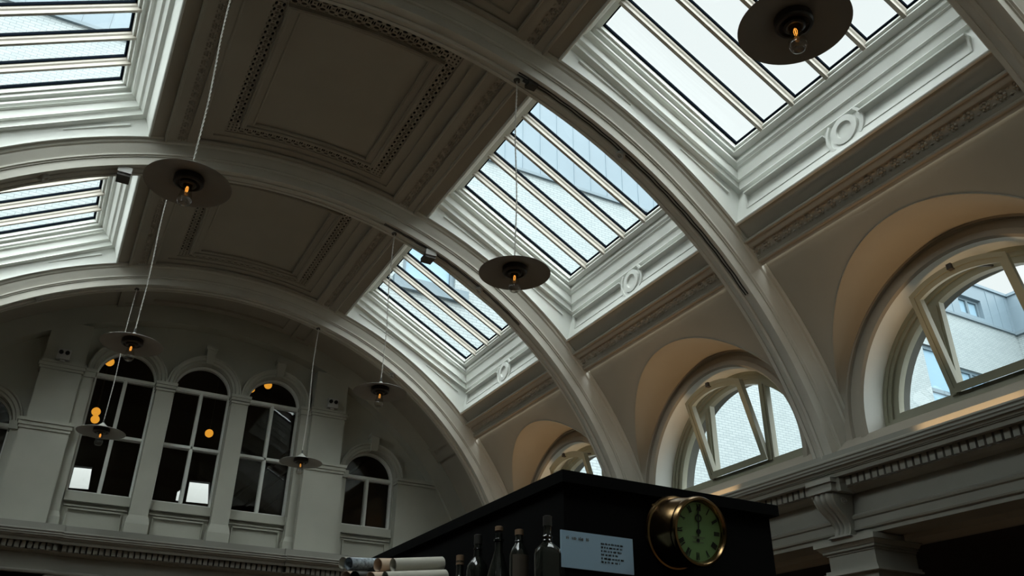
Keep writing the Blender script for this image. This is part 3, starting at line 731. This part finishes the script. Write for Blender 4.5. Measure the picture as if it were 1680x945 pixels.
# ------------------------------------------------------------------ pendants
def pendant():
    L0 = (0.918, EY(1)+0.045, 1.08)
    t = thing('pendant_lamp', L0, '', 'pendant lamp', 'flat shade pendant lamps hanging from the ribs')
    x, y, z = L0
    b = MB()
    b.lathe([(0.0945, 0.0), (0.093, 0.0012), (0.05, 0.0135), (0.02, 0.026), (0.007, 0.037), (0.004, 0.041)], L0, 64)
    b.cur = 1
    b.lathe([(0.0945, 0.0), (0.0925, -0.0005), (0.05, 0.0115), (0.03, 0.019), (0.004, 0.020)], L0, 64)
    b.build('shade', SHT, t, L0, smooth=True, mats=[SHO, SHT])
    b = MB(); b.lathe([(0.024, 0.022), (0.0325, 0.016), (0.0325, 0.003), (0.030, 0.0), (0.026, -0.001), (0.024, 0.004), (0.019, 0.005), (0.018, -0.002), (0.0145, -0.004), (0.011, -0.003), (0.010, 0.006), (0.0, 0.006)], L0, 40)
    b.build('lamp_holder', SOK, t, L0, smooth=True)
    b = MB(); b.lathe([(0.009, 0.004), (0.010, -0.010), (0.0125, -0.025), (0.0155, -0.038), (0.0155, -0.045), (0.012, -0.052), (0.008, -0.0545), (0.0, -0.0545)], L0, 28)
    b.lathe([(0.0085, -0.050), (0.0095, -0.0515), (0.0085, -0.053), (0.0, -0.053)], L0, 20)
    g = b.build('bulb', BGL, t, L0, smooth=True)
    b = MB()
    for a in range(4):
        c, s_ = math.cos(a*PI/2+0.5), math.sin(a*PI/2+0.5)
        b.tube([(x+0.0015*c, y+0.0015*s_, z-0.006), (x+0.0032*c, y+0.0032*s_, z-0.012), (x+0.0022*c, y+0.0022*s_, z-0.020)], 0.0006, 5)
    b.build('filament', FIL, g, L0)
    b = MB(); n = 300; zt = 1.741
    for ph in (0, PI):
        b.tube([(x+0.0013*math.cos(i*0.5+ph)+0.0045*math.sin(i/n*PI*2.0)*math.sin(i/n*PI), y+0.0013*math.sin(i*0.5+ph), z+0.040+(zt-z-0.040)*i/n) for i in range(n+1)], 0.0011, 5)
    b.build('cord', CRD, t, L0, smooth=True)
    b = MB(); b.tube([(x, y, z+0.036), (x, y, z+0.055)], 0.0035, 8); b.build('cord_grip', DGR, t, L0)
    b = MB(); b.lathe([(0.0, -0.004), (0.010, -0.004), (0.011, 0.0), (0.008, 0.006)], (x, y, zt), 16); b.build('ceiling_hook', DGR, t, L0)
    return t
P0 = pendant()
PL = {(0, 0): 'largest pendant lamp, against the white skylight at top right', (1, 0): 'brown-undersided pendant lamp in front of the centre skylight', (2, 0): 'pendant lamp with a lit filament over the far right pier', (3, 0): 'small pendant lamp farthest on the right, in front of the end wall pier',
      (1, 1): 'large pendant lamp at upper left, its cord leaving the top of the view', (2, 1): 'left-hand pendant lamp at the head of the left arched window', (3, 1): 'smallest left-hand pendant lamp, before the panes of the left arched window', (0, 1): 'left-hand pendant lamp nearest the viewer, out of view'}
for (k, s_), lab in PL.items():
    if (k, s_) == (0, 1): continue
    o = P0 if (k, s_) == (1, 0) else copy_tree(P0)
    x = 2*X0-0.918 if s_ else 0.918
    o.location = (x*S, (EY(k)+0.045)*S, 1.08*S); o['label'] = lab
    if s_: o.rotation_euler = (0, 0, 0.7)

# ------------------------------------------------------------------ fittings on ribs and walls
def on_rib(th, y, r=RS): return vp(th, y, r)
KN = [(58.8, 1, 'white ring on the second rib, beside the centre skylight'), (58.3, 2, 'ring on the middle rib, left of the brown-undersided lamp'), (121.7, 2, 'ring on the middle rib near the left edge'), (57.4, 3, 'ring on the farthest rib, above the lit right-hand lamp'), (120.9, 3, 'ring on the farthest rib near the left edge')]
for th, k, lab in KN:
    p = on_rib(th, EY(k)+0.036, 1.4975-0.0005 if False else RS+0.001); t_ = R_(th)
    nrm = Vector((-math.cos(t_), 0, -math.sin(t_)))
    b = MB()
    a1 = Vector((0, 1, 0)); a2 = nrm.cross(a1)
    loops = []
    for i in range(21):
        a = 2*PI*i/20; d = a1*math.cos(a)+a2*math.sin(a)
        loops.append([tuple(Vector(p)+d*r_+nrm*h) for r_, h in ((0.0075, -0.006), (0.0075, 0.008), (0.013, 0.009), (0.0145, 0.004), (0.0145, -0.006))])
    b.loft(loops, False)
    tag(b.build('ceiling_ring', GRY, None, p, smooth=True), 'small grey '+lab, 'sensor', 'ring sensors on the ribs')
for th, k, lab in ((68.0, 2, 'on the middle rib over the farthest right skylight'), (112.2, 2, 'on the middle rib beside the upper left pendant lamp')):
    p = on_rib(th, EY(k)+0.045, RS-0.001); y_ = p[1]
    t = thing('spotlight', p, 'dark box light with pale top, '+lab, 'spotlight', 'box lights on the middle rib')
    z = p[2]-0.004
    sg = 1 if th < 90 else -1
    b = MB(); b.box(p[0]-0.021, p[0]+0.021, y_-0.030, y_+0.022, z-0.030, z-0.012); b.build('housing', DGR, t, p)
    b = MB(); b.box(p[0]-0.022, p[0]+0.022, y_-0.036, y_-0.029, z-0.020, z+0.003); b.build('pale_flap', GRY, t, p)
    b = MB(); b.tube([(p[0], y_, z-0.012), (p[0], y_, z+0.004)], 0.006, 8); b.build('bracket', DGR, t, p)
# cable along the second rib
for k, t0, t1, lab in ((1, 74.3, 36.0, 'thin dark cables running down the soffit of the second rib'), (2, 76.0, 50.0, 'thin dark cables on the soffit of the middle rib, past the box light')):
    b = MB(); n = 60
    for dy in (0.018, 0.028):
        b.tube([vp(t0+(t1-t0)*i/n, EY(k)+dy+0.001*math.sin(i*1.3+dy*90), 1.4950) for i in range(n+1)], 0.0020, 6)
    c_ = vp(t0, EY(k)+0.02, 1.495)
    o = b.build('cable', SOK, None, c_, smooth=True); tag(o, lab, 'cable')
p = vp(72.3, EY(1)+0.028, 1.490)
b = MB(); b.box(p[0]-0.016, p[0]+0.016, p[1]-0.014, p[1]+0.014, p[2]-0.010, p[2]+0.008); b.tube([(p[0]-0.03, p[1], p[2]+0.004), (p[0]-0.016, p[1], p[2])], 0.004, 8)
tag(b.build('junction_box', SOK, None, p), 'small dark junction box on the second rib beside the lamp hook', 'junction box')
for x, lab in ((-0.127, 'left pier'), (1.137, 'right pier')):
    p = (x, 4.106, 1.489)
    t = thing('twin_spotlight', p, 'small grey twin-spot emergency light on the %s of the end wall' % lab, 'spotlight', 'twin emergency lights on the piers')
    b = MB(); b.box(x-0.027, x+0.027, 4.088, 4.114, 1.496, 1.545); b.box(x-0.010, x+0.010, 4.098, 4.112, 1.489, 1.497); b.build('housing', GRY, t, p)
    for s_ in (-1, 1):
        b = MB(); b.ringy([(4.089, 0.0), (4.084, 0.0), (4.082, 0.009), (4.089, 0.010)], x+s_*0.013, 1.527, 0, 360, 14, False, False); b.build('lens', INK, t, p)
# uplights tucked behind the cornice lip
for mir in (False,):
    for k in BAYS:
        yc = YC(k)+0.02; x = (2*X0-1.925) if mir else 1.925
        p = (x, yc, 0.694)
        t = thing('uplight', p, 'warm strip uplight behind the %s cornice lip, under the %s half-round window' % ('left' if mir else 'right', nm[k]), 'light', 'cornice uplights')
        b = MB(); b.box(x-0.008, x+0.008, yc-0.10, yc+0.10, 0.692, 0.700); b.build('housing', GRY, t, p)
        ld = bpy.data.lights.new('uplight_lamp', 'AREA'); ld.shape = 'RECTANGLE'; ld.size = 0.05; ld.size_y = 0.9; ld.energy = 3.4; ld.color = (1.0, 0.64, 0.32); ld.spread = R_(115)
        lo = bpy.data.objects.new('uplight_lamp', ld); C.objects.link(lo); lo.parent = t; lo.location = (0, 0, 0.010*S)
        lo.rotation_euler = (0, (PI+0.10) if mir else (PI-0.10), 0)

# ------------------------------------------------------------------ black cabinet with sign, clock
M = 1/S
YF = 0.793
xa, xb, zt = 0.4877, 0.808, 0.2670
ZSH = 0.32*M
p = (0.62, 1.1, FLZ)
cab = thing('bar_cabinet', p, 'tall matt black cabinet with an overhanging flat top, lower right of centre', 'cabinet')
b = MB(); b.box(xa, xb, YF, 1.45, zt-0.0135, zt); b.build('top', BLK, cab, p)
b = MB(); b.box(xa+0.006, xb-0.010, YF+0.008, 1.44, FLZ, zt-0.0135); b.build('carcass', BLK, cab, p)
b = MB(); b.box(0.385, xa+0.004, YF-0.050, 1.44, ZSH-0.012, ZSH); b.box(0.39, xa+0.004, YF-0.045, 1.43, FLZ, ZSH-0.012); tag(b.build('bottle_shelf', BLK, None, (0.43, 1.1, FLZ)), 'low black shelf unit carrying the bottles against the cabinet side', 'shelf')
def front(qx, qz, d=0.0): return (qx, YF+0.008-d, qz)
# sign
sg = [(0.4842+0.0, 0.2019), (0.5831, 0.2023), (0.5832, 0.1640), (0.4837, 0.1618)]
sx0, sx1, sz0, sz1 = 0.4945, 0.5831, 0.1630, 0.2020
p = ((sx0+sx1)/2, YF+0.008, sz0)
t = thing('sign', p, 'pale blue card with a text block on the black cabinet, left of the clock', 'sign')
b = MB(); b.box(sx0-0.006, sx1, YF+0.0062, YF+0.008, sz0, sz1); b.build('card', SGN, t, p)
b = MB(); random.seed(3)
def words(mb, x0, x1, z, h, lw, fac=0.8):
    x = x0
    while x < x1-lw:
        w_ = random.uniform(2, 5)*lw
        for c in range(int(w_/lw)):
            q = x+c*lw
            if q > x1-lw: break
            st = random.choice((0, 1, 2))
            mb.box(q, q+lw*0.28, YF+0.0058, YF+0.0063, z, z+h*(1 if st == 0 else fac))
            if st != 1: mb.box(q, q+lw*0.7, YF+0.0058, YF+0.0063, z+h*0.35, z+h*0.5)
            else: mb.box(q+lw*0.45, q+lw*0.7, YF+0.0058, YF+0.0063, z, z+h*fac)
        x += w_+lw*0.9
words(b, sx0+0.0005, sx0+0.034, sz1-0.0092, 0.0036, 0.0021); b.build('heading', TAN, t, p)
b = MB()
for i, w_ in enumerate((0.030, 0.029, 0.027, 0.0245, 0.031, 0.025)): words(b, sx0+0.0455, sx0+0.0455+w_, sz1-0.0105-i*0.0039, 0.0022, 0.0010)
b.build('text_block', INK, t, p)
# wall clock
CK = 0.905
Fc = (rr*((1148-840)/FOC)+uu*(-(872-472.5)/FOC)+fw); Fc = Fc*(0.7535/Fc.y)
ax = Vector((0.0, -0.989, -0.15)).normalized(); Lc = 0.0475; Bc = Fc-ax*Lc
ex = Vector((0, 0, 1)).cross(ax).normalized()*1.0; ez = ax.cross(ex).normalized()
if ez.z < 0: ez = -ez
ex = ez.cross(ax)*-1
if ex.x < 0: ex = -ex
def ck(u, v, d): return tuple(Fc+(ex*u+ez*v)*CK+ax*d)
p = tuple(Bc)
t = thing('wall_clock', p, 'round brass-cased wall clock with a green dial, hands at twelve, on the black cabinet', 'clock')
def clathe(mb, prof, n=56):
    mb.loft([[ck(r*math.cos(2*PI*i/n), r*math.sin(2*PI*i/n), d) for r, d in prof] for i in range(n+1)], False)
R1 = 0.0405
b = MB(); clathe(b, [(0.0, -Lc), (0.0455, -Lc), (0.0468, -Lc+0.003), (0.0455, -Lc+0.006), (0.0435, -Lc+0.007), (0.0428, -Lc+0.010), (0.0425, -0.020), (0.0405, -0.012), (0.0395, -0.008), (0.0405, -0.006)]); b.build('case', BRS, t, p, smooth=True)
b = MB(); clathe(b, [(0.0405, -0.007), (0.0425, -0.004), (0.0428, 0.0), (0.0410, 0.0035), (0.0385, 0.0040), (0.0365, 0.002), (0.0355, -0.0015), (0.0352, -0.005)]); b.build('bezel', BRS, t, p, smooth=True)
b = MB(); b.poly([ck(0.0365*math.cos(2*PI*i/48), 0.0365*math.sin(2*PI*i/48), -0.003) for i in range(48)]); b.build('dial', DIA, t, p)
b = MB()
def stroke(mb, u0, v0, u1, v1, w_, d=-0.0026):
    a = Vector((u1-u0, v1-v0)); nn = Vector((-a.y, a.x)).normalized()*w_/2
    q = [(u0+nn.x, v0+nn.y), (u1+nn.x, v1+nn.y), (u1-nn.x, v1-nn.y), (u0-nn.x, v0-nn.y)]
    mb.loft([[ck(u, v, d) for u, v in q], [ck(u, v, d+0.0002) for u, v in q]], True, True)
ROM = ['XII', 'I', 'II', 'III', 'IIII', 'V', 'VI', 'VII', 'VIII', 'IX', 'X', 'XI']
for h in range(12):
    a = PI/2-h*PI/6; rad = Vector((math.cos(a), math.sin(a))); tg = Vector((rad.y, -rad.x))
    s_ = ROM[h]; wid = {'I': 0.0017, 'V': 0.0036, 'X': 0.0036}; tot = sum(wid[c] for c in s_); o_ = -tot/2; ri, ro = 0.0250, 0.0338
    b = MB()
    for c in s_:
        m0 = o_+wid[c]/2
        def pt(off, r_): q = rad*r_+tg*(m0+off); return q.x, q.y
        if c == 'I': stroke(b, *pt(0, ri), *pt(0, ro), 0.0014)
        elif c == 'V': stroke(b, *pt(-0.0013, ro), *pt(0, ri), 0.0012); stroke(b, *pt(0.0013, ro), *pt(0, ri), 0.0006)
        else: stroke(b, *pt(-0.0013, ro), *pt(0.0013, ri), 0.0012); stroke(b, *pt(0.0013, ro), *pt(-0.0013, ri), 0.0006)
        o_ += wid[c]
    b.build('numeral', INK, t, p)
b = MB()
for u0, u1, v in ((-0.0095, 0.0105, -0.0068), (-0.007, 0.007, -0.0085), (-0.008, 0.008, -0.0128)):
    q = u0
    while q < u1: stroke(b, q, v, q+0.0012, v, 0.0009); q += 0.0019
b.build('dial_text', TAN, t, p)
b = MB(); clathe(b, [(0.0, -0.0024), (0.0024, -0.0024), (0.0024, -0.0028)], 20)
b.v = [tuple(Vector(q)+ez*-0.0098) for q in b.v]
b.build('winding_hole', INK, t, p)
b = MB(); stroke(b, 0, -0.006, -0.0012, 0.0305, 0.0017, -0.0018); b.build('minute_hand', INK, t, p)
b = MB(); stroke(b, 0.0002, 0, -0.0002, 0.0125, 0.0018, -0.0022)
for sg_ in (-1, 1): b.tube([ck(0.0042*math.sin(q)*sg_-0.0004, 0.0162-0.0042*math.cos(q), -0.0021) for q in [PI*i/10 for i in range(11)]], 0.0006, 5)
stroke(b, -0.0002, 0.0195, -0.0005, 0.0235, 0.0014, -0.0022); b.build('hour_hand', INK, t, p)
b = MB(); clathe(b, [(0.0, -0.0012), (0.003, -0.0012), (0.003, -0.0026)], 20); b.build('hub', INK, t, p)
for a in (140, 235, 330):
    b = MB(); b.tube([ck(0.045*math.cos(R_(a)), 0.045*math.sin(R_(a)), -Lc+0.001), ck(0.047*math.cos(R_(a)), 0.047*math.sin(R_(a)), -Lc+0.004)], 0.0018, 8)
    b.build('mounting_lug', BRS, t, p)

# ------------------------------------------------------------------ bottles
def bottle(px_, py_, ztop, prof, capm, cap_h, lab, label=None, square=False, group=None):
    p = (px_*M, py_*M, ZSH); H = ztop*M-ZSH
    t = thing('bottle', p, lab, 'bottle', 'bottles on the shelf beside the black cabinet')
    b = MB(); pr = [(r*M, h*H) for r, h in prof]
    if square:
        loops = []
        for r, h in pr:
            k_ = 1.0 if r > 0.03*M else 1.0
            n = 32; lp = []
            for i in range(n):
                a = 2*PI*i/n; e_ = 6 if r > 0.03*M else 2
                c, s_ = math.cos(a), math.sin(a); q = (abs(c)**e_+abs(s_)**e_)**(-1/e_)
                lp.append((p[0]+r*q*c, p[1]+r*q*s_*0.8, p[2]+h))
            loops.append(lp)
        b.loft(loops, True)
    else: b.lathe(pr, p, 32)
    b.build('body', BTL, t, p, smooth=True)
    b = MB(); rr_ = prof[-1][0]*M*1.15
    b.lathe([(rr_*0.8, H*(1-cap_h)), (rr_, H*(1-cap_h)), (rr_, H*0.995), (rr_*0.8, H), (0, H)], p, 20); b.build('stopper', capm, t, p, smooth=True)
    if label:
        z0, z1, rl = label; b = MB(); rl *= M
        n = 14
        if square: b.box(p[0]-rl-0.0003, p[0]-rl+0.0003, p[1]-rl*0.6, p[1]+rl*0.6, p[2]+H*z0, p[2]+H*z1); b.box(p[0]-rl*0.8, p[0]+rl*0.8, p[1]-rl*0.8-0.0006, p[1]-rl*0.8, p[2]+H*z0, p[2]+H*z1)
        else: b.loft([[(p[0]+rl*math.cos(R_(200+i*10)), p[1]+rl*math.sin(R_(200+i*10)), p[2]+H*q) for i in range(n)] for q in (z0, z1)], False)
        b.build('label', LBL, t, p)
    return t
R5 = [(0.0, 0.0), (0.036, 0.0), (0.038, 0.02), (0.038, 0.58), (0.034, 0.66), (0.022, 0.71), (0.0145, 0.75), (0.0135, 0.90), (0.0155, 0.905), (0.0155, 0.93), (0.0135, 0.935), (0.0135, 0.97)]
R4 = [(0.0, 0.0), (0.037, 0.0), (0.040, 0.02), (0.040, 0.62), (0.037, 0.68), (0.024, 0.74), (0.0155, 0.77), (0.014, 0.84), (0.0165, 0.85), (0.014, 0.87), (0.0135, 0.96)]
RD = [(0.0, 0.0), (0.060, 0.0), (0.064, 0.03), (0.060, 0.2), (0.042, 0.48), (0.022, 0.68), (0.014, 0.76), (0.0135, 0.84), (0.018, 0.85), (0.018, 0.87), (0.013, 0.88), (0.013, 0.93)]
RQ = [(0.0, 0.0), (0.035, 0.0), (0.037, 0.02), (0.037, 0.62), (0.034, 0.67), (0.022, 0.72), (0.0155, 0.74), (0.018, 0.75), (0.0135, 0.77), (0.018, 0.79), (0.0135, 0.81), (0.0125, 0.86), (0.0125, 0.99)]
RT = [(0.0, 0.0), (0.030, 0.0), (0.032, 0.02), (0.032, 0.72), (0.026, 0.79), (0.015, 0.84), (0.0135, 0.86), (0.016, 0.87), (0.013, 0.89), (0.013, 0.95)]
bottle(1.388, 2.352, 0.631, RQ, SOK, 0.10, 'square-shouldered dark bottle with tall neck, nearest the card sign', None, True)
bottle(1.40, 2.56, 0.628, RT, CRK, 0.06, 'slim dark bottle with a cork and a tall kraft label', (0.1, 0.72, 0.0325))
bottle(1.398, 2.705, 0.665, RD, CRK, 0.045, 'wide-based clear-shining decanter bottle with a flat cork', None)
bottle(1.405, 2.885, 0.669, R4, SOK, 0.10, 'round dark bottle with tan neck bands, left of the decanter', None)
bottle(1.402, 3.03, 0.618, R5, CRK, 0.12, 'shortest dark bottle in the row, beside the paper rolls', None)

# ------------------------------------------------------------------ paper rolls
p = (0.36, 1.0, FLZ)
b = MB(); b.box(0.27, 0.384, 0.90, 1.15, FLZ, 0.440*M); 
o = b.build('side_table', BLK, None, p); tag(o, 'narrow black stand under the paper rolls, below the view', 'stand')
def raydir(px_, py_):
    q = rr*((px_-840)/FOC)+uu*(-(py_-472.5)/FOC)+fw; return q
def at(px_, py_, y): d = raydir(px_, py_); return d*(y*M/d.y)
def roll(a, c, yy0, yy1, rpx, m, lab, hollow=True):
    A = at(*a, yy0); B = at(*c, yy1); r = rpx/FOC*A.dot(fw)
    ax_ = (B-A).normalized(); s1 = ax_.cross(Vector((0, 0, 1))).normalized(); s2 = s1.cross(ax_)
    b = MB(); n = 28; turns = 2.4; pts = []
    for i in range(int(n*turns)+1):
        q = i/n; rr_ = r*(1-0.16*q/turns) ; aa = 2*PI*q+1.9
        pts.append((s1*math.cos(aa)+s2*math.sin(aa))*rr_)
    b.loft([[tuple(A+v) for v in pts], [tuple(B+v) for v in pts]], False)
    pi_ = [v*0.985 for v in pts]
    b.loft([[tuple(A+v) for v in pts], [tuple(A+v) for v in pi_]], False)
    b.poly([tuple(B-ax_*0.002+(s1*math.cos(2*PI*i/20)+s2*math.sin(2*PI*i/20))*r*0.9) for i in range(20)])
    pc = tuple((A+B)/2)
    o = b.build('paper_roll', m, None, pc, smooth=True)
    return tag(o, lab, 'paper roll', 'rolled papers on the stand')
roll((645, 927), (725, 924), 2.90, 2.93, 11.5, PAP, 'long cream paper roll on top of the pile, beside the black cabinet')
roll((620, 927), (662, 927), 2.98, 3.02, 11.5, PAP2, 'peach paper roll with a wide dark mouth, just left of the long cream one')
roll((572, 924.5), (622, 926), 3.00, 3.06, 10.5, NWS, 'blue-printed paper roll in the top row of the pile')
roll((563, 924), (600, 925), 3.09, 3.15, 10.5, PAP, 'cream paper roll at the left end of the top row')
roll((632, 950), (730, 946), 2.86, 2.90, 12.5, PAP, 'cream paper roll directly under the long top one')
roll((608, 949), (640, 949), 2.93, 2.97, 11, PAP2, 'tan paper roll in the lower row, second from the right')
roll((582, 947), (612, 948), 2.96, 3.02, 10.5, SOK, 'dark paper roll in the lower row beneath the blue-printed one')
roll((568, 947), (592, 947), 3.06, 3.12, 10, PAP2, 'tan paper roll at the left end of the lower row')

# ------------------------------------------------------------------ outside
YBW = 7.5; XSW = 13.71; ZBR = 0.825*YBW; ZTP = 0.918*YBW
p = (6.0, YBW, FLZ)
t = thing('office_building', p, 'white brick building with zinc upper storey, seen through skylights and right-hand windows', 'building')
wins = [(2.66, 3.28, 4.30, 4.92), (12.30, 12.90, 6.28, 6.62), (11.85, 12.58, 4.60, 5.22), (11.10, 11.75, 2.6, 5.45)]
def rect(a, b_, c, d): return [(a, c), (a, d), (b_, d), (b_, c)]
b = MB(); b.plate([(-6, FLZ), (-6, ZBR), (XSW, ZBR), (XSW, FLZ)], [rect(*w) for w in wins if w[3] < ZBR], fy(YBW), 0, 0.12)
b.box(XSW, XSW+0.12, 4.3, YBW+0.12, FLZ, ZBR)
b.build('brick_wall', BRK, t, p)
b = MB(); b.plate([(-6, ZBR), (-6, ZTP), (XSW, ZTP), (XSW, ZBR)], [rect(*wins[1])], fy(YBW), -0.02, 0.12)
b.box(-6, 7.1, YBW-0.022, YBW+2.0, ZBR+0.005, 1.03*YBW)
b.box(XSW-0.02, XSW+0.12, 4.3, YBW+0.1, ZBR, ZTP)
for i in range(80):
    x = -5.9+i*0.25
    if x < XSW-0.1 and not (12.2 < x < 13.0): b.box(x-0.006, x+0.006, YBW-0.028, YBW-0.02, ZBR, ZTP if x > 7.1 else 1.03*YBW)
for i in range(12): b.box(XSW-0.045, XSW-0.02, 4.4+i*0.25-0.006, 4.4+i*0.25+0.006, ZBR, ZTP)
b.build('zinc_cladding', ZNC, t, p)
FLS = mat('flashing_lead', (0.075, 0.105, 0.125), 0.6)
b = MB(); b.box(-6, XSW, YBW-0.035, YBW, ZBR-0.02, ZBR+0.02); b.box(XSW-0.06, XSW, 4.3, YBW, ZBR-0.03, ZBR+0.03); b.build('drip_flashing', FLS, t, p)
b = MB(); b.box(7.1, XSW, YBW-0.05, YBW+0.1, ZTP, ZTP+0.05); b.box(XSW-0.05, XSW+0.1, 4.3, YBW, ZTP, ZTP+0.05); b.build('parapet_cap', ZNC, t, p)
for (xa_, xb_, za_, zb_) in wins:
    b = MB(); e = 0.05; xm = (xa_+xb_)/2
    hs = [rect(xa_+e, xb_-e, za_+e, zb_-e)] if xb_-xa_ < 0.64 and zb_-za_ > 0.5 else [rect(xa_+e, xm-e/2, za_+e, zb_-e), rect(xm+e/2, xb_-e, za_+e, zb_-e)]
    if zb_-za_ > 2: hs = [rect(xa_+e, xb_-e, za_+e+i*0.7, za_+e+i*0.7+0.64) for i in range(4)]
    b.plate(rect(xa_, xb_, za_, zb_), hs, fy(YBW), 0.04, 0.08)
    o = b.build('window', DWF, t, p)
    b = MB(); b.poly([(u, YBW+0.07, v) for u, v in rect(xa_, xb_, za_, zb_)]); b.build('pane', WGL, o, p)
b = MB(); b.box(2.56, 3.42, YBW-0.06, YBW+0.02, 4.16, 4.30); b.build('window_sill', DWF, t, p)
b = MB(); b.poly([(-30, -30, FLZ-0.05), (40, -30, FLZ-0.05), (40, 40, FLZ-0.05), (-30, 40, FLZ-0.05)])
tag(b.build('ground', TAR), 'grey courtyard paving outside the hall', 'ground', kind='structure')
bpy.context.view_layer.update()
